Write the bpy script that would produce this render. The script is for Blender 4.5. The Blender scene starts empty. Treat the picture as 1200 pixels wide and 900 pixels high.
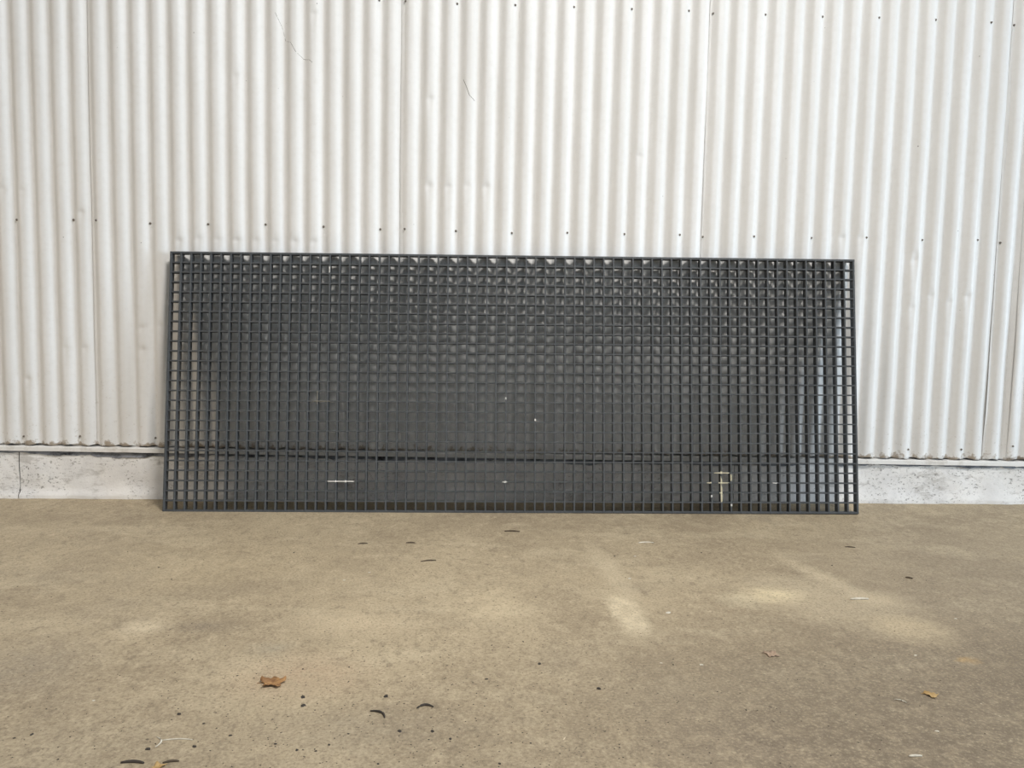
import bpy, bmesh, math, random
import numpy as np
from mathutils import Vector, Matrix
random.seed(7)
rng = np.random.default_rng(11)
S = bpy.context.scene
C = S.collection

# ------------------------------------------------------------------ camera
cam = bpy.data.cameras.new('camera'); cam.sensor_width = 36.0; cam.lens = 27.03; cam.clip_start = 0.05
co = bpy.data.objects.new('camera', cam); C.objects.link(co); S.camera = co
r = Vector((0.999513, -0.023947, 0.020023)); u = Vector((-0.018049, 0.079987, 0.996632)); f = Vector((0.025468, 0.996508, -0.079516))
M = Matrix(((r.x, u.x, -f.x, 0), (r.y, u.y, -f.y, 0), (r.z, u.z, -f.z, 0), (0, 0, 0, 1)))
M.translation = Vector((0, -3.1692, 0.75))
co.matrix_world = M

# ------------------------------------------------------------------ world, lamps, exposure
W = bpy.data.worlds.new('world'); S.world = W; W.use_nodes = True
bg = W.node_tree.nodes['Background']; bg.inputs[0].default_value = (0.86, 0.93, 1.0, 1); bg.inputs[1].default_value = 0.225
def area(name, loc, target, size, sizey, power, col):
    l = bpy.data.lights.new(name, 'AREA'); l.shape = 'RECTANGLE'; l.size = size; l.size_y = sizey; l.energy = power; l.color = col
    o = bpy.data.objects.new(name, l); C.objects.link(o); o.location = loc
    o.rotation_euler = (Vector(target) - Vector(loc)).to_track_quat('-Z', 'Y').to_euler(); return o
key = area('high_bay_lamp', (1.75, -3.7, 5.0), (-0.45, -0.3, 0.0), 1.4, 1.0, 86, (1.0, 0.96, 0.91)); key.data.spread = math.radians(95)   # hooded lamp
area('far_high_bay_lamp', (0.6, -8.0, 5.0), (0.0, 0.0, 0.6), 3.0, 1.6, 40, (0.80, 0.93, 1.0))
area('daylight_doorway', (8.5, -3.6, 1.1), (0.0, 0.0, 0.1), 3.6, 2.1, 390, (0.70, 0.85, 1.0))
area('warm_left_fill', (-6.0, -3.0, 2.0), (-1.0, 0.0, -0.2), 1.6, 1.6, 56, (1.0, 0.82, 0.62))  # unseen fill light, added to warm and brighten the lower left
S.view_settings.view_transform = 'Standard'; S.view_settings.look = 'None'; S.view_settings.gamma = 1; S.view_settings.use_curve_mapping = False
S.view_settings.exposure = -0.08

# ------------------------------------------------------------------ helpers
def tag(o, label=None, cat=None, group=None, kind=None):
    if label: o['label'] = label
    if cat: o['category'] = cat
    if group: o['group'] = group
    if kind: o['kind'] = kind
    return o
def obj(name, me, mat=None, parent=None):
    o = bpy.data.objects.new(name, me); C.objects.link(o)
    if mat and me is not None and len(me.materials) == 0: me.materials.append(mat)
    if parent: o.parent = parent
    return o
def empty(name, loc=(0, 0, 0)):
    o = bpy.data.objects.new(name, None); C.objects.link(o); o.location = loc; o.empty_display_size = .05; return o
def mesh(name, vs, fs, smooth=False):
    m = bpy.data.meshes.new(name); m.from_pydata([tuple(v) for v in vs], [], fs); m.update()
    if smooth: m.polygons.foreach_set('use_smooth', [True]*len(m.polygons))
    return m
def gridmesh(name, P, smooth=True):
    n, k = P.shape[:2]
    i = np.arange((n-1)*(k-1)); a = (i//(k-1))*k + i % (k-1)
    q = np.stack([a, a+1, a+k+1, a+k], 1).astype(np.int32)
    m = bpy.data.meshes.new(name)
    m.vertices.add(n*k); m.vertices.foreach_set('co', P.reshape(-1).astype(np.float32))
    m.loops.add(q.size); m.loops.foreach_set('vertex_index', q.reshape(-1))
    m.polygons.add(len(q)); m.polygons.foreach_set('loop_start', np.arange(0, q.size, 4, dtype=np.int32))
    m.update(calc_edges=True); m.polygons.foreach_set('use_smooth', [smooth]*len(q)); m.validate(); return m
def box(vs, fs, x0, x1, y0, y1, z0, z1):
    b = len(vs)
    vs += [(x0,y0,z0),(x1,y0,z0),(x1,y1,z0),(x0,y1,z0),(x0,y0,z1),(x1,y0,z1),(x1,y1,z1),(x0,y1,z1)]
    fs += [(b,b+3,b+2,b+1),(b+4,b+5,b+6,b+7),(b,b+1,b+5,b+4),(b+1,b+2,b+6,b+5),(b+2,b+3,b+7,b+6),(b+3,b,b+4,b+7)]
def tube(name, pts, rad, sides=6):
    vs, fs = [], []
    pts = [Vector(p) for p in pts]; n = len(pts)
    for i, p in enumerate(pts):
        t = (pts[min(i+1, n-1)] - pts[max(i-1, 0)]).normalized()
        a = t.orthogonal().normalized(); b = t.cross(a)
        rr = (rad[i] if isinstance(rad, (list, tuple)) else rad)
        for k in range(sides):
            w = 2*math.pi*k/sides; vs.append(p + a*math.cos(w)*rr + b*math.sin(w)*rr)
    for i in range(n-1):
        for k in range(sides):
            k2 = (k+1) % sides; fs.append((i*sides+k, i*sides+k2, (i+1)*sides+k2, (i+1)*sides+k))
    fs.append(tuple(range(sides))[::-1]); fs.append(tuple((n-1)*sides+k for k in range(sides)))
    return mesh(name, vs, fs, True)

class N:                                            # small node-graph helper
    def __init__(s, name, rough=.6):
        s.m = bpy.data.materials.new(name); s.m.use_nodes = True; s.t = s.m.node_tree
        s.b = s.t.nodes['Principled BSDF']; s.b.inputs['Roughness'].default_value = rough
        s.co = s.t.nodes.new('ShaderNodeTexCoord').outputs['Object']
    def link(s, a, b): s.t.links.new(a, b)
    def new(s, k, **kw):
        n = s.t.nodes.new(k)
        for a, v in kw.items(): setattr(n, a, v)
        return n
    def put(s, sock, v):
        if hasattr(v, 'is_output'): s.link(v, sock)
        elif isinstance(v, (tuple, list)) and len(v) == 3 and len(sock.default_value) == 4: sock.default_value = (*v, 1)
        else: sock.default_value = v
    def scale(s, v, vec=None):
        n = s.new('ShaderNodeVectorMath', operation='MULTIPLY'); s.put(n.inputs[0], vec or s.co); n.inputs[1].default_value = v; return n.outputs[0]
    def noise(s, sc, det=4, ro=.55, vec=None, col=False, dist=0):
        n = s.new('ShaderNodeTexNoise'); s.put(n.inputs['Vector'], vec or s.co); n.inputs['Scale'].default_value = sc
        n.inputs['Detail'].default_value = det; n.inputs['Roughness'].default_value = ro; n.inputs['Distortion'].default_value = dist
        return n.outputs['Color' if col else 'Fac']
    def vor(s, sc, vec=None, rnd=1, out='Distance'):
        n = s.new('ShaderNodeTexVoronoi'); s.put(n.inputs['Vector'], vec or s.co); n.inputs['Scale'].default_value = sc; n.inputs['Randomness'].default_value = rnd
        return n.outputs[out]
    def mr(s, v, a, b, c=0., d=1.):
        n = s.new('ShaderNodeMapRange'); n.clamp = True; s.put(n.inputs[0], v)
        for i, q in enumerate((a, b, c, d)): n.inputs[i+1].default_value = q
        return n.outputs[0]
    def math(s, op, a, b=0.):
        n = s.new('ShaderNodeMath', operation=op); s.put(n.inputs[0], a); s.put(n.inputs[1], b); return n.outputs[0]
    def mix(s, fac, a, b, mode='MIX'):
        n = s.new('ShaderNodeMix', data_type='RGBA', blend_type=mode); s.put(n.inputs[0], fac); s.put(n.inputs[6], a); s.put(n.inputs[7], b); return n.outputs[2]
    def sep(s, vec=None):
        n = s.new('ShaderNodeSeparateXYZ'); s.put(n.inputs[0], vec or s.co); return n.outputs
    def warp(s, amt, sc, det=3):
        n = s.new('ShaderNodeVectorMath', operation='MULTIPLY_ADD'); s.put(n.inputs[0], s.noise(sc, det, col=True)); n.inputs[1].default_value = (amt,)*3
        o = s.new('ShaderNodeVectorMath', operation='SUBTRACT'); s.put(n.inputs[2], s.co); s.put(o.inputs[0], n.outputs[0]); o.inputs[1].default_value = (amt/2,)*3
        return o.outputs[0]
    def ell(s, vec, cx, cy, rx, ry, ang=0, soft=.45):   # 1 inside a soft-edged ellipse on the ground
        a = s.new('ShaderNodeVectorMath', operation='SUBTRACT'); s.put(a.inputs[0], vec); a.inputs[1].default_value = (cx, cy, 0)
        ro = s.new('ShaderNodeVectorRotate', rotation_type='Z_AXIS'); s.put(ro.inputs['Vector'], a.outputs[0]); ro.inputs['Angle'].default_value = -math.radians(ang)
        sc = s.scale((1/rx, 1/ry, 0), ro.outputs[0])
        l = s.new('ShaderNodeVectorMath', operation='LENGTH'); s.put(l.inputs[0], sc)
        return s.mr(l.outputs['Value'], 1+soft, 1-soft)
    def bump(s, h, st=.3, dist=.002):
        n = s.new('ShaderNodeBump'); n.inputs['Strength'].default_value = st; n.inputs['Distance'].default_value = dist; s.put(n.inputs['Height'], h); s.link(n.outputs[0], s.b.inputs['Normal'])
    def base(s, c): s.put(s.b.inputs['Base Color'], c)
    def spec(s, v): s.b.inputs['Specular IOR Level'].default_value = v

# ------------------------------------------------------------------ materials
def m_sheet():
    n = N('white_painted_corrugated_steel', .42); n.spec(.35)
    st = n.noise(1.0, 4, .6, n.scale((9, 9, .7)))
    c = n.mix(n.mr(st, .35, .7), (.80, .80, .79), (.735, .73, .712))
    mo = n.noise(45, 3, .6); c = n.mix(n.mr(mo, .45, .75, 0, .25), c, (.66, .645, .61))
    z = n.sep()[2]
    zz = n.math('ADD', z, n.mr(n.noise(22, 5, .7), .3, .7, -.028, .028))
    c = n.mix(n.mr(zz, .228, .212, 0, .85), c, (.30, .235, .165))            # rusty dirt along the cut bottom edge
    c = n.mix(n.math('MULTIPLY', n.mr(z, .62, .22), n.mr(n.noise(60, 4, .7), .60, .72, 0, .5)), c, (.40, .35, .28))
    sp = n.math('MULTIPLY', n.mr(n.vor(13, n.scale((1, .3, 1))), .035, .020), n.mr(n.noise(2.1, 2), .5, .56))
    c = n.mix(n.math('MULTIPLY', sp, .8), c, (.10, .085, .07))                # specks
    n.base(c)
    n.bump(n.noise(240, 2, .5), .06, .001)
    return n.m
def m_trim():
    n = N('white_painted_flashing', .5)
    c = n.mix(n.mr(n.noise(14, 5, .65), .5, .7), (.80, .79, .765), (.60, .57, .52))
    c = n.mix(n.mr(n.vor(38, n.warp(.01, 40)), .05, .02, 0, .8), c, (.12, .09, .06)); n.base(c); return n.m
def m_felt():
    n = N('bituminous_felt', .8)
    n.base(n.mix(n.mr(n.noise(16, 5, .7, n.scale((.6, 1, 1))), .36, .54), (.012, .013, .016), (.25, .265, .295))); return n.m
def m_plinth():
    n = N('white_painted_rough_concrete', .75); n.spec(.25)
    w = n.warp(.03, 12)
    c = n.mix(n.mr(n.noise(7, 5, .6, w), .4, .65), (.88, .87, .85), (.76, .75, .74))
    c = n.mix(n.mr(n.noise(4.5, 6, .75, n.scale((1, 1, 2.6), w)), .55, .62, 0, .6), c, (.47, .45, .42))   # paint worn through
    rgt = n.mr(n.sep()[0], .9, 1.7, 0., .12)
    pit = n.math('MULTIPLY', n.mr(n.noise(75, 4, .8, n.scale((1, 1, 1.5))), .57, .63), n.mr(n.math('ADD', n.noise(5, 3, .6), rgt), .46, .6))
    c = n.mix(n.math('MULTIPLY', pit, .75), c, (.17, .15, .13))
    cr = n.mr(n.vor(40, n.scale((1, 1, 2), w)), .10, .05); cr = n.math('MULTIPLY', cr, n.mr(n.noise(6, 2), .5, .6))
    c = n.mix(n.math('MULTIPLY', cr, .85), c, (.07, .06, .05))
    n.base(c)
    n.bump(n.math('ADD', n.noise(55, 6, .7), n.math('MULTIPLY', pit, -.6)), .55, .006)
    return n.m
def m_floor():
    n = N('worn_concrete_floor', .62); n.spec(.3)
    w = n.warp(.16, 7, 4); w2 = n.warp(.05, 30, 3)
    c = n.mix(n.mr(n.noise(1.7, 6, .62, w), .36, .66), (.340, .278, .192), (.235, .188, .130))
    c = n.mix(n.mr(n.noise(4.0, 6, .7, n.scale((.6, 1.4, 1), w)), .50, .70, 0, .8), c, (.41, .345, .245))
    c = n.mix(n.mr(n.noise(2.6, 4, .6), .57, .74, 0, .5), c, (.20, .165, .125))
    g2 = n.noise(34, 6, .72, n.scale((1.1, .75, 1))); c = n.mix(n.mr(g2, .54, .70, 0, .55), c, (.46, .385, .275)); c = n.mix(n.mr(g2, .46, .32, 0, .6), c, (.15, .12, .085))
    # lasting stains and scraped patches with shapes of their own; broad dark ones also paint in near-floor shading
    for cx, cy, rx, ry, an, so, col, am in (
        (.93, -1.13, .14, .20, 32, .5, (.50, .42, .30), .62), (1.07, -1.31, .085, .085, 0, .45, (.66, .54, .36), .85),
        (.80, -1.07, .085, .055, 10, .5, (.64, .54, .36), .8), (1.02, -.94, .035, .17, 16, .6, (.58, .49, .35), .7),
        (1.10, -1.10, .07, .06, 0, .6, (.60, .50, .35), .7), (.70, -1.11, .05, .055, 0, .5, (.52, .45, .32), .6),
        (.365, -1.21, .042, .13, 4, .35, (.55, .47, .34), .85), (.375, -.86, .035, .26, 6, .5, (.44, .37, .265), .7),
        (.03, -1.15, .10, .16, 0, .7, (.47, .39, .27), .6), (-.33, -1.27, .12, .06, 0, .7, (.47, .385, .27), .6),
        (-.85, -1.30, .05, .05, 30, .6, (.52, .44, .32), .7), (-.70, -1.30, .07, .03, 0, .7, (.18, .15, .115), .55),
        (-1.02, -1.52, .12, .12, 0, .7, (.20, .17, .135), .6), (.48, -1.83, .14, .11, 0, .7, (.175, .14, .11), .6),
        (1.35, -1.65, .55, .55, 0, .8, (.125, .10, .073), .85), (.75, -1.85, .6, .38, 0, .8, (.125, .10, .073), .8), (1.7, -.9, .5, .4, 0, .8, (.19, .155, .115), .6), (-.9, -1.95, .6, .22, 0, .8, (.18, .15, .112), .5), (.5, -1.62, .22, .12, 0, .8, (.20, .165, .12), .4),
        (-.2, -1.78, .15, .06, 0, .8, (.20, .17, .13), .45), (-.40, -1.56, .11, .08, 0, .8, (.40, .29, .20), .5),
        (-.5, -1.43, .04, .03, 0, .7, (.24, .215, .17), .6), (1.10, -1.49, .02, .015, 0, .7, (.42, .27, .11), .6),
        (-.85, -.85, .3, .25, 0, .8, (.40, .325, .215), .35), (-1.7, -.25, .7, .06, 0, .8, (.21, .165, .115), .45),
        (-.78, -1.06, .25, .05, 20, .8, (.215, .175, .125), .5)):
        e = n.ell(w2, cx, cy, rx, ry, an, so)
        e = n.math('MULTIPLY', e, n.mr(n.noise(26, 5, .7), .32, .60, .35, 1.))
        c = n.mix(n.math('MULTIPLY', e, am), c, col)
    # aggregate grain, pale scratches and dark pits
    g = n.noise(150, 5, .75); c = n.mix(n.mr(g, .52, .70, 0, .5), c, (.46, .39, .28)); c = n.mix(n.mr(g, .48, .34, 0, .7), c, (.12, .095, .066))
    for sc, st, th in ((6, (.3, 1.6, 1), .012), (6, (1.5, .3, 1), .014), (14, (1, .8, 1), .030)):
        s = n.mr(n.vor(sc, n.scale(st, n.warp(.12, 3)), out='Distance'), th, th*.4)
        c = n.mix(n.math('MULTIPLY', s, .7), c, (.60, .53, .41))
    pm = n.sep(); fade = n.mr(pm[1], -1.2, -1.9, .25, 1)
    p = n.math('MULTIPLY', n.mr(n.vor(75, n.scale((.8, 1, 1), n.warp(.03, 40))), .16, .08), n.mr(n.noise(4.2, 3, .6), .50, .60))
    c = n.mix(n.math('MULTIPLY', p, .8), c, (.06, .05, .04))
    p2 = n.mr(n.vor(17, n.warp(.02, 50)), .055, .035); c = n.mix(n.math('MULTIPLY', p2, .75), c, (.07, .055, .04))
    c = n.scale((1.44, 1.44, 1.40), c)
    n.base(c)
    h = n.math('ADD', n.noise(60, 6, .75), n.math('MULTIPLY', p, -.7)); n.bump(h, .35, .004)
    return n.m
def m_grate():
    n = N('dark_grey_moulded_fibreglass', .50); n.spec(.4)
    c = n.mix(n.mr(n.noise(9, 4, .6), .4, .65), (.056, .061, .066), (.080, .086, .091))
    c = n.mix(n.mr(n.noise(120, 3, .7), .56, .70, 0, .45), c, (.17, .175, .175)); n.base(c)
    n.bump(n.noise(260, 3, .6), .12, .001); return n.m
def flat(name, col, rough=.7, var=None):
    n = N(name, rough); n.base(n.mix(n.mr(n.noise(60, 4, .6), .35, .65), col, var or tuple(x*.6 for x in col))); return n.m
SHEET, TRIM, FELT, PLINTH, FLOOR, GRATE = m_sheet(), m_trim(), m_felt(), m_plinth(), m_floor(), m_grate()
SCREW = flat('weathered_screw', (.34, .31, .27), .5, (.14, .12, .10)); PAINT = flat('pale_yellow_chalk', (.62, .58, .42), .9, (.45, .41, .29)); WHITE = flat('white_paint_fleck', (.75, .74, .70), .8)
DARK = flat('dark_debris', (.055, .045, .037), .8); PALE = flat('pale_flake', (.72, .68, .58), .8, (.5, .46, .37)); TWIG = flat('dry_twig', (.10, .075, .05), .85)
LEAF1 = flat('dry_brown_leaf', (.45, .25, .10), .7, (.22, .11, .045)); LEAF2 = flat('dry_yellow_leaf', (.55, .38, .17), .7, (.38, .24, .09)); LEAF3 = flat('faded_pink_leaf', (.42, .30, .21), .8, (.34, .25, .18))
FAINT = flat('faint_chalk', (.30, .27, .20), .9, (.16, .15, .12))
VOID = flat('dark_backing', (.02, .02, .02), .9)

# ------------------------------------------------------------------ floor
def fz(x, y):
    s = np.maximum(-(np.asarray(y) + .012), 0)
    return .007 + .0085*np.asarray(x) - .017*(1 - np.exp(-s/.2))
xs = np.linspace(-7, 9, 81); ys = np.r_[np.linspace(.25, 0, 3), np.linspace(-.012, -.6, 30), np.linspace(-.7, -9, 60)]
Y, X = np.meshgrid(ys, xs, indexing='ij')
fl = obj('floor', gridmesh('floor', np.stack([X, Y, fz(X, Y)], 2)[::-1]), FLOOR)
tag(fl, 'worn beige concrete floor with pale scraped patches', 'floor', kind='structure')

# ------------------------------------------------------------------ corrugated wall, sheet by sheet
PIT, XV, AMP = .07715, -1.928, .0092
DENTS = [(-1.071,1.706),(-.29,1.296),(-.204,1.294),(-.132,1.299),(-.049,1.298),(-.283,1.638),(.563,1.435),(1.712,1.043),(1.799,.898),(1.88,.875),(1.957,.898),(-1.964,1.245),(-1.894,1.24),(-1.672,1.158),(-1.413,.7),(-1.351,.711),(-1.435,.613),(-1.664,.615),(-1.743,.614),(-1.288,1.055),(-1.21,1.064),(-1.135,1.062),(-1.049,1.061),(-.981,1.062),(-.896,1.061),(-.81,1.063),(-.731,1.061),(-.741,1.954),(1.426,1.127),(1.5,1.132),(1.763,1.068),(-1.88,.483),(1.716,.847)]
wall = empty('wall_back', (0, 0, 0)); tag(wall, 'white corrugated steel wall with screwed overlapping sheets', 'wall', kind='structure')
ZB, ZT = .213, 3.3
zr = np.r_[np.arange(ZB, 2.25, .0075), np.linspace(2.3, ZT, 8)]
def wob(x, z): return .0011*np.sin(z*2.1 + x*3.3) + .0008*np.sin(x*9.1 + z*5.3) + .0005*np.sin(z*17 + x*31)
def sheet_y(x, z):
    ph = 2*np.pi*(x - XV + .004*np.sin(z*1.7 + x*1.1)*.5)/PIT
    y = AMP*(np.cos(ph) + .20*np.cos(2*ph)) + wob(x, z)          # +y is into the valley
    for i, (dx, dz) in enumerate(DENTS):
        xc = XV + PIT*(round((dx - XV)/PIT - .5) + .5)             # a dent sits on a ridge
        d = z - dz; a = (.0050, .0075, .0060)[i % 3]
        up = np.exp(-np.maximum(d, 0)/.012)*np.exp(-np.maximum(-d, 0)/.055)
        y = y + a*up*np.exp(-((x - xc)/.016)**2)
    return y
def sheet(k, x0, x1, fine):
    step = PIT/14 if fine else PIT/8
    x = np.linspace(x0, x1, int(round((x1 - x0)/step)) + 1); z = zr if fine else np.linspace(ZB, ZT, 24)
    Z, Xg = np.meshgrid(z, x, indexing='ij')
    yy = sheet_y(Xg, Z)
    e = np.clip(1 - (Xg - x0)/.024, 0, 1)                           # the lapped left edge lies over its neighbour and gapes a little
    gape = .0022 + (.0075*np.clip((1.1 - Z)/.6, 0, 1)*np.clip((Z - .28)/.12, 0, 1) if k in (6,) else 0) + .0010*np.sin(Z*7 + k)
    yy = yy - .0006*(k % 2) - np.where(e > 0, e**1.5*gape, 0)
    zz = Z.copy(); zz[0] = ZB + .0022*np.sin(Xg[0]*57) + .0018*np.sin(Xg[0]*131 + 1) + .001*np.sin(Xg[0]*313)
    P0 = np.stack([Xg, yy, zz], 2)
    m = gridmesh('corrugated_sheet', P0)
    o = obj('corrugated_sheet', m, SHEET, wall)
    sol = o.modifiers.new('thickness', 'SOLIDIFY'); sol.thickness = .0008; sol.offset = -1 if False else 1
    return o
edges = [XV + PIT*(20 + 16*j) - .004 for j in range(-4, 5)]
for j in range(len(edges) - 1):
    a, b = edges[j], edges[j+1]
    sheet(j, a, b + .014, -2.9 < b and a < 2.9)
# loose cover strip on the lap at the right
def strip():
    x = np.linspace(2.178, 2.26, 20); z = np.linspace(ZB + .004, 2.6, 200); Z, Xg = np.meshgrid(z, x, indexing='ij')
    e = np.clip(1 - (Xg - 2.178)/.035, 0, 1)
    yy = sheet_y(Xg, Z) - .0022 - e*.0075*np.clip(np.sin((Z - .24)/.80*math.pi), 0, 1)
    o = obj('lap_strip', gridmesh('lap_strip', np.stack([Xg, yy, Z], 2)), SHEET, wall); s = o.modifiers.new('thickness', 'SOLIDIFY'); s.thickness = .0008; s.offset = 1
strip()
SCR = [(-1.92,1.122),(-1.696,1.127),(-1.6,1.126),(-1.391,1.12),(-1.16,1.122),(-.929,1.126),(-.696,1.123),(-.467,1.118),(-.367,1.12),(-.16,1.118),(.068,1.115),(.294,1.12),(.528,1.12),(.755,1.122),(.853,1.117),(1.061,1.122),(1.301,1.122),(1.53,1.129),(1.762,1.124),(1.993,1.129),(2.094,1.121),(-.476,2.013),(-.371,2.013),(-.167,2.008),(.064,2.009),(.298,2.01),(.53,2.009),(.759,2.008),(.859,2.003),(1.069,2.003),(1.3,2.001),(1.529,2.003),(1.762,2.002),(1.986,1.996),(2.088,1.993),(-1.919,.245),(-1.692,.249),(-1.385,.247),(1.755,.251),(1.981,.255),(2.199,.273)]
bm = bmesh.new()                                                   # hex head on a washer
bmesh.ops.create_cone(bm, cap_ends=True, segments=12, radius1=.0048, radius2=.0042, depth=.0016, matrix=Matrix.Rotation(math.pi/2, 4, 'X'))
bmesh.ops.create_cone(bm, cap_ends=True, segments=6, radius1=.0030, radius2=.0026, depth=.004, matrix=Matrix.Translation((0, -.003, 0)) @ Matrix.Rotation(math.pi/2, 4, 'X'))
sm = bpy.data.meshes.new('screw'); bm.to_mesh(sm); bm.free(); sm.materials.append(SCREW)
for i, (x, z) in enumerate(SCR):
    s = obj('screw', sm, None, wall); s.location = (x, float(sheet_y(np.array(x), np.array(z))) - .0030, z); s.rotation_euler = (0, random.random(), 0)
bk = []; bf = []; box(bk, bf, -6.8, 8.8, .06, .16, .0, ZT); b = obj('backing_board', mesh('backing_board', bk, bf), VOID, wall)

# flashing under the sheets
def prism(name, prof, x0, x1, mat, nseg=1, jit=0):
    n = len(prof); vs = []; fs = []
    for i in range(nseg + 1):
        x = x0 + (x1 - x0)*i/nseg
        for (y, z) in prof: vs.append((x, y + random.uniform(-jit, jit), z + random.uniform(-jit, jit)))
    for i in range(nseg):
        for k in range(n): k2 = (k+1) % n; fs.append((i*n+k, (i+1)*n+k, (i+1)*n+k2, i*n+k2))
    fs.append(tuple(range(n))); fs.append(tuple(nseg*n + k for k in range(n))[::-1])
    m = mesh(name, vs, fs); bm = bmesh.new(); bm.from_mesh(m); bmesh.ops.recalc_face_normals(bm, faces=bm.faces); bm.to_mesh(m); bm.free()
    return m
tr = obj('trim_1', prism('trim_1', [(.055, .211), (-.0165, .208), (-.019, .205), (-.019, .189), (-.0165, .189), (-.0165, .2045), (.055, .2065)], -6.8, 8.8, TRIM, 200, .0004), TRIM)
tag(tr, 'thin white drip flashing along the bottom of the corrugated sheets', 'flashing', kind='structure')
# damp-course felt hanging ragged under the flashing
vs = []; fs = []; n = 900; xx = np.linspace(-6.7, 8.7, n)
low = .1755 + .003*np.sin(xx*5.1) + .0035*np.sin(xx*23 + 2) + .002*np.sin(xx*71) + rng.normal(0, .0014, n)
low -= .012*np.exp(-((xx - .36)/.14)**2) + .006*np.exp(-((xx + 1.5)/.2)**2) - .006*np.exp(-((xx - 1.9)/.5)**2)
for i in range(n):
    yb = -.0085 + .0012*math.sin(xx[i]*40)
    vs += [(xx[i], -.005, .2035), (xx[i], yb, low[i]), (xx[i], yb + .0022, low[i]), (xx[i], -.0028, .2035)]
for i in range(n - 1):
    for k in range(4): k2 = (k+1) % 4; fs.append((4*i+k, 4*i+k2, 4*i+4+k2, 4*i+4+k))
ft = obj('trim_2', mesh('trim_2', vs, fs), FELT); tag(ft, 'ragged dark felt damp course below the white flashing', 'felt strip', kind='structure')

# painted concrete plinth in long blocks with a hairline joint
pl = empty('baseboard_back', (0, 0, 0)); tag(pl, 'rough white painted concrete plinth under the corrugated wall', 'plinth', kind='structure')
def block(x0, x1):
    x = np.linspace(x0, x1, int((x1 - x0)/.02) + 2)
    t = np.array([0, .03, .06, .1, .13, .16, .2, .3, .45, .6, .75, .9, .97, 1.])
    T, Xg = np.meshgrid(t, x, indexing='ij')
    zb = fz(Xg, 0*Xg - .012) - .02; Zg = zb + (.196 - zb)*T
    Yg = -.004 + .0018*np.sin(Xg*13 + Zg*40) + .0012*np.sin(Xg*41 + 3 + Zg*25) + rng.normal(0, .0007, Xg.shape)
    h = Zg - fz(Xg, 0*Xg - .012); Yg -= .011*np.clip(1 - np.maximum(h - .022 - .006*np.sin(Xg*4.3), 0)/.010, 0, 1)       # lip at the foot
    front = np.stack([Xg, Yg, Zg], 2); back = front.copy()[-1:]; back[..., 1] = .05
    o = obj('plinth_block', gridmesh('plinth_block', np.concatenate([front, back])), PLINTH, pl)
    ends_v = []; ends_f = []
for a, b in ((-6.6, -1.935), (-1.932, 1.02), (1.022, 8.6)): block(a, b)

# ------------------------------------------------------------------ the grating
PT, NX, NZ, DEP = .0393, 70, 26, .030
Xa = Vector((.9999441, .00206727, .01036937)).normalized(); Za = Vector((-.0105515, .13196236, .99119857)); Za = (Za - Xa*Za.dot(Xa)).normalized(); Na = Xa.cross(Za)
G = empty('floor_grating'); tag(G, 'dark grey fibreglass grating panel leaning on the corrugated wall', 'grating')
GM = Matrix(((Xa.x, -Na.x, Za.x, .0981), (Xa.y, -Na.y, Za.y, -.1770), (Xa.z, -Na.z, Za.z, .0035), (0, 0, 0, 1)))   # local x along, y into the wall, z up the panel
G.matrix_world = GM
def bar_mesh(name, L, wf, wb, dep, axis, f0=0., seg=1):
    a, b = wf/2, wb/2; c = .0009
    prof = [(-a + c, f0), (a - c, f0), (a, f0 + c), (b, dep), (-b, dep), (-a, f0 + c)]
    vs = []; fs = []; n = 6
    for t in (-L/2, L/2):
        for (p, y) in prof: vs.append((p, y, t) if axis == 'z' else (t, y, p))
    for k in range(n): k2 = (k+1) % n; fs.append((k, k2, n + k2, n + k))
    fs.append(tuple(range(n))[::-1]); fs.append(tuple(range(n, 2*n)))
    m = mesh(name, vs, fs); bm = bmesh.new(); bm.from_mesh(m); bmesh.ops.recalc_face_normals(bm, faces=bm.faces); bm.to_mesh(m); bm.free(); m.materials.append(GRATE); return m
HT = NZ*PT; LW = NX*PT
vb = bar_mesh('bearing_bar', HT + .006, .0066, .0050, DEP, 'z'); ve = bar_mesh('bearing_bar_edge', HT + .006, .0080, .0070, DEP, 'z')
hb = bar_mesh('cross_bar', LW + .006, .0058, .0046, DEP - .0004, 'x', .0004); he = bar_mesh('cross_bar_edge', LW + .0075, .0085, .0075, DEP - .0002, 'x', .0003)
for k in range(NX + 1):
    o = obj('bearing_bar', ve if k in (0, NX) else vb, None, G); o.location = ((k - NX/2)*PT + random.uniform(-.0004, .0004), random.uniform(-.00025, .00015), HT/2)
for j in range(NZ + 1):
    o = obj('cross_bar', he if j in (0, NZ) else hb, None, G); o.location = (0, random.uniform(0, .0001), j*PT + (0 if j in (0, NZ) else random.uniform(-.0004, .0004)))
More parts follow.
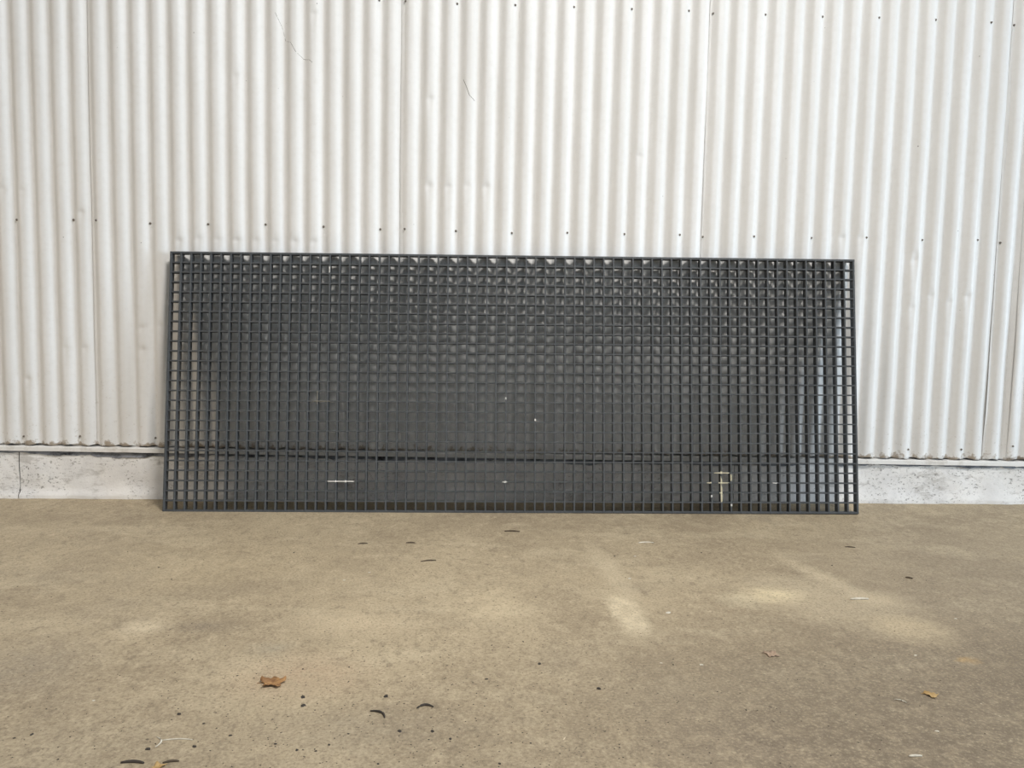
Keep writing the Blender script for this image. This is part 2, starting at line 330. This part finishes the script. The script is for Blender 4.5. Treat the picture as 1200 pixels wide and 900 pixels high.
# chalk and paint marks that only hold where a bar is
def onbar(x, z):
    fx = abs(((x + NX/2*PT)/PT + .5) % 1 - .5)*PT; fzv = abs((z/PT + .5) % 1 - .5)*PT
    return fx < .0031 or fzv < .0027
def mark(pts, wid, mat, label, force=False):
    vs = []; fs = []; st = .0022
    for (p, q) in zip(pts[:-1], pts[1:]):
        L = math.hypot(q[0]-p[0], q[1]-p[1]); n = max(1, int(L/st))
        for i in range(n + 1):
            for jx in range(-3, 4):
                for jz in range(-3, 4):
                    x = round((p[0] + (q[0]-p[0])*i/n + jx*st*.9)/st)*st; z = round((p[1] + (q[1]-p[1])*i/n + jz*st*.9)/st)*st
                    if math.hypot(jx, jz)*st*.9 <= wid/2 and onbar(x, z): vs.append((x, z))
    cells = sorted(set((round(a/st), round(b/st)) for a, b in vs)); V = []; Fc = []
    for (a, b) in cells: box(V, Fc, a*st - st/2, a*st + st/2, -.0007, .0006, b*st - st/2, b*st + st/2)
    if V:
        o = obj('paint_mark', mesh('paint_mark', V, Fc), mat, G); o['label'] = label
mark([(.80,.157),(.821,.158),(.848,.158),(.862,.147),(.862,.13),(.848,.119),(.827,.119),(.817,.144),(.817,.12),(.823,.099),(.823,.072),(.825,.045)], .008, PAINT, 'pale yellow hand-drawn chalk mark')
mark([(.769,.119),(.782,.119)], .006, PAINT, 'pale yellow chalk dash')
for x, z in ((-.041, .118), (-.039, .45), (.079, .364), (1.041, .117), (.862, .030), (.786, .065)):
    zz = z if abs(((x + NX/2*PT)/PT + .5) % 1 - .5)*PT < .003 else round(z/PT)*PT
    mark([(x - .005, zz), (x + .005, zz)], .008, WHITE, 'small white paint fleck')
mark([(-.735,.118),(-.705,.118),(-.64,.118)], .008, WHITE, 'white paint smear')
mark([(-.786,.473),(-.786,.423)], .0025, FAINT, 'faint chalk stroke'); mark([(-.805,.433),(-.738,.433)], .0025, FAINT, 'faint chalk stroke')
mark([(-.747,.95),(-.747,.97)], .005, WHITE, 'small white paint scratch'); 

# ------------------------------------------------------------------ threads on the wall
for pts, lab in (([(-.883,1.951),(-.86,1.9),(-.847,1.848),(-.823,1.839),(-.803,1.803),(-.777,1.781),(-.75,1.775),(-.733,1.759)], 'thin dark wire clinging to the corrugated wall, upper left of the grating'), ([(-.138,1.716),(-.124,1.684),(-.113,1.654),(-.085,1.628)], 'short thin thread stuck to the corrugated wall, above the middle of the grating')):
    P = []
    for (a, b) in zip(pts[:-1], pts[1:]):
        for t in (0, .25, .5, .75):
            x = a[0] + (b[0]-a[0])*t; z = a[1] + (b[1]-a[1])*t; P.append((x, float(sheet_y(np.array(x), np.array(z))) - .0010, z))
    tag(obj('wire', tube('wire', P, .0008, 5), TWIG), lab, 'wire')

# ------------------------------------------------------------------ litter on the floor
def at(x, y, dz=0): return Vector((x, y, float(fz(x, y)) + dz))
def chip_mesh(name, seed, sx, sy, h):
    q = random.Random(seed); n = q.randint(5, 8); vs = []
    for lv, s in ((0, 1.), (1, .75)):
        for k in range(n):
            w = 2*math.pi*k/n + q.uniform(-.25, .25); rr = q.uniform(.6, 1.)*s; vs.append((math.cos(w)*rr*sx, math.sin(w)*rr*sy, lv*h*q.uniform(.6, 1)))
    fs = [tuple(range(n))[::-1], tuple(range(n, 2*n))] + [(k, (k+1) % n, n + (k+1) % n, n + k) for k in range(n)]
    return mesh(name, vs, fs)
DK = [(-.64,-.689),(-.927,-.952),(-1.011,-.843),(-.592,-1.728),(-.371,-1.661),(-.363,-1.695),(-.534,-1.566),(-.403,-1.534),(-.598,-1.85),(-.519,-1.842),(-.829,-1.801),(-.378,-1.834),(-.335,-1.854),(-.737,-1.881),(-.853,-1.813),(.206,-.87),(.131,-1.09),(.116,-1.508),(-.001,-1.582),(-.205,-1.657),(-.161,-1.791),(-.1,-1.792),(.41,-.923),(.41,-.712),(.416,-1.512),(.234,-1.625),(.081,-1.833),(-.304,-1.525),(.084,-1.388),(-.065,-1.818),(-.185,-1.897),(.024,-1.898),(-.254,-1.8),(1.091,-.801),(.708,-.67),(.514,-1.714),(-.301,-1.857),(-.282,-1.837),(-.468,-1.805),(-.532,-1.763)]
BIG = {3: .0065, 4: .0075, 5: .007, 8: .0065, 9: .006, 17: .006, 18: .005, 19: .008, 20: .006, 21: .006, 25: .0075}
CHIP = {3: 'dark chip on the floor, below and left of the crumpled brown leaf', 4: 'dark angular chip close to the right of the crumpled brown leaf', 5: 'dark chip just below the angular chip right of the crumpled brown leaf',
        8: 'dark chip left of the bent pale straw', 9: 'dark chip at the right end of the straight pale straw', 17: 'dark chip right of the floor centre, upper of two lone chips', 18: 'dark chip at the floor centre, lower of two lone chips',
        19: 'largest dark chip, just above the crooked bark strip', 20: 'dark chip below the crooked bark strip', 21: 'dark chip below the curled bark strip', 25: 'lone dark chip on the floor, left of the faded pinkish leaf and lower'}
dkm = [chip_mesh('debris_chip', 20 + i, 1, .75, .35) for i in range(6)]
for m in dkm: m.materials.append(DARK)
for i, (x, y) in enumerate(DK):
    o = obj('debris_chip', dkm[i % 6]); o.location = at(x, y); s = BIG.get(i, random.uniform(.0028, .0048)); o.scale = (s, s, s); o.rotation_euler = (0, 0, random.uniform(0, 6.28))
    tag(o, CHIP.get(i, 'tiny dark chip of debris lying on the concrete floor'), 'debris', 'dark chips scattered over the concrete floor')
WK = [(-.362,-.884,.006),(.475,-1.202,.010),(.391,-1.503,.004),(.48,-1.512,.0055),(.994,-1.462,.006),(1.224,-1.239,.005),(.851,-1.794,.005),(-.782,-1.674,.004),(.421,-.931,.008),(.477,-.711,.006),(-.425,-.954,.005)]
WL = ['pale flake below the left half of the grating, right one of two', 'largest pale flake, right of the scraped floor strip', 'tiny pale flake beside a dark chip, below the scraped floor strip', 'pale flake left of the faded pinkish leaf',
      'pale flake just below the large pale floor patch', 'pale flake to the right of the large pale floor patch', 'pale flake below the small yellow tan leaf', 'lone tiny pale flake at the far left of the floor',
      'pale flake beside a dark chip at the middle of the scraped floor strip', 'pale flake at the far end of the scraped floor strip, near the grating', 'pale flake below the left half of the grating, left one of two']
wkm = [chip_mesh('paint_flake', 60 + i, 1, .6, .22) for i in range(4)]
for m in wkm: m.materials.append(PALE)
for i, (x, y, s) in enumerate(WK):
    o = obj('paint_flake', wkm[i % 4]); o.location = at(x, y); o.scale = (s, s, s); o.rotation_euler = (0, 0, random.uniform(-.4, .4))
    tag(o, WL[i], 'flake', 'pale flakes scattered over the concrete floor')
def twig(x, y, L, ang, bend, rad, mat, name, lab, cat, curl=0):
    P = []; n = 9
    for i in range(n):
        t = i/(n-1) - .5; a = math.radians(ang); px = t*L; py = bend*L*(.25 - t*t)*4*.5
        P.append(at(x + px*math.cos(a) - py*math.sin(a), y + px*math.sin(a) + py*math.cos(a), rad*.9 + curl*abs(t)**2*L))
    R = [rad*(.45 + .75*math.sin(math.pi*(i + .6)/(n + .2))) for i in range(n)]
    return tag(obj(name, tube(name, P, R, 6), mat), lab, cat)
for a in ((-.432,-.589,.032,10,.3,.0022,TWIG,'twig','short dark twig near the grating foot, left of its middle','twig'),
          (-.271,-.576,.030,0,.2,.0022,TWIG,'twig','short dark twig near the grating foot, just left of the middle one','twig'),
          (.081,-.43,.055,-4,.15,.0028,TWIG,'twig','longest dark twig close to the grating foot, at its middle','twig'),
          (-.193,-.774,.050,14,.2,.0020,TWIG,'twig','thin dark twig on the floor below the middle of the grating','twig'),
          (-.121,-1.706,.032,8,.7,.0022,DARK,'bark_curl','dark curled bark strip on the floor, right of the crooked one','bark'),
          (-.211,-1.732,.040,-38,.5,.0021,DARK,'bark_curl','dark crooked bark strip at the lower middle of the floor','bark'),
          (-.604,-1.895,.040,-2,.2,.0024,DARK,'bark_strip','flat dark bark strip at the bottom left edge of the floor','bark'),
          (-.54,-1.892,.026,12,.2,.0019,TWIG,'twig','short brown twig at the bottom edge beside the flat bark strip','twig'),
          (1.241,-.604,.034,-12,.2,.0019,TWIG,'twig','short dark twig in front of the right end of the grating','twig'),
          (1.273,-.922,.020,-35,.2,.0026,TWIG,'twig','stubby dark twig just beyond the large pale floor patch','twig'),
          (.543,-.564,.055,3,.3,.0020,PALE,'splinter','pale wood splinter in front of the grating, right of its middle','splinter'),
          (1.034,-1.104,.052,2,.1,.0032,PALE,'splinter','white splinter lying in the large pale floor patch','splinter'),
          (.762,-1.88,.024,2,.1,.0020,PALE,'splinter','short white splinter at the bottom edge, right side','splinter'),
          (.842,-1.68,.022,-40,.3,.0014,PALE,'splinter','thin pale splinter left of the small yellow leaf','splinter'),
          (-.593,-1.828,.035,-70,.5,.0013,PALE,'straw','bent pale straw at the lower left of the floor','straw'),
          (-.558,-1.822,.055,2,.15,.0011,PALE,'straw','straight pale straw at the lower left of the floor','straw')):
    twig(*a)
def leaf(x, y, L, Wd, ang, lobes, seed, mat, name, lab, curl):
    q = random.Random(seed); vs = [(0, 0, .001)]; fs = []; rings = 4; n = 40
    for rI in range(1, rings + 1):
        for k in range(n):
            w = 2*math.pi*k/n; e = 1 + (.24*math.cos(lobes*w + 1) + .08*math.cos(lobes*2.3*w))*(rI/rings)**2
            rr = rI/rings*e; xx, yy = math.cos(w)*rr*L/2, math.sin(w)*rr*Wd/2
            vs.append((xx, yy, .0015 + curl*(rr**2)*(.5 + .5*math.sin(3*w + seed)) + .0012*math.sin(xx*700 + seed)*rr))
    for k in range(n): fs.append((0, 1 + k, 1 + (k+1) % n))
    for rI in range(rings - 1):
        for k in range(n): a = 1 + rI*n + k; b = 1 + rI*n + (k+1) % n; fs.append((a, a + n, b + n, b))
    root = empty(name, at(x, y)); root.rotation_euler = (0, 0, math.radians(ang)); tag(root, lab, 'leaf')
    bl = obj('leaf_blade', mesh('leaf_blade', vs, fs, True), mat, root); s = bl.modifiers.new('thickness', 'SOLIDIFY'); s.thickness = .0005; s.offset = 1
    obj('leaf_stalk', tube('leaf_stalk', [(L*.1, 0, .0022), (L*.42, .001, .002), (L*.72, .004, .0015)], [.0009, .0008, .0006], 5), mat, root)
leaf(-.448, -1.602, .046, .044, 175, 5, 3, LEAF1, 'dry_leaf', 'crumpled brown dry leaf on the floor, lower left', .007)
leaf(.92, -1.655, .026, .022, 150, 3, 5, LEAF2, 'dry_leaf', 'small yellow tan dry leaf on the floor, lower right', .003)
leaf(.658, -1.458, .030, .030, 160, 4, 8, LEAF3, 'dry_leaf', 'faded pinkish leaf below the left end of the large pale patch', .001)
leaf(-.556, -1.905, .020, .014, 20, 3, 9, LEAF2, 'dry_leaf', 'tiny orange leaf scrap at the bottom left edge of the floor', .002)

# fine grit nobody could count
vs = []; fs = []
for i in range(1500):
    if i < 900: x = rng.normal(-.15, .42); y = -1.95 + abs(rng.normal(0, .32))
    else: x = rng.uniform(-2.2, 2.4); y = rng.uniform(-2.0, -.25)
    s = rng.uniform(.0008, .0022); b = len(vs); z0 = float(fz(x, y)) - .0003; a = rng.uniform(0, 3.14)
    for k in range(3): vs.append((x + math.cos(a + k*2.1)*s*1.4, y + math.sin(a + k*2.1)*s, z0))
    vs.append((x, y, z0 + s*.8)); fs += [(b, b+1, b+3), (b+1, b+2, b+3), (b+2, b, b+3)]
tag(obj('grit', mesh('grit', vs, fs), DARK), 'fine dark grit strewn over the concrete floor', 'grit', kind='stuff')
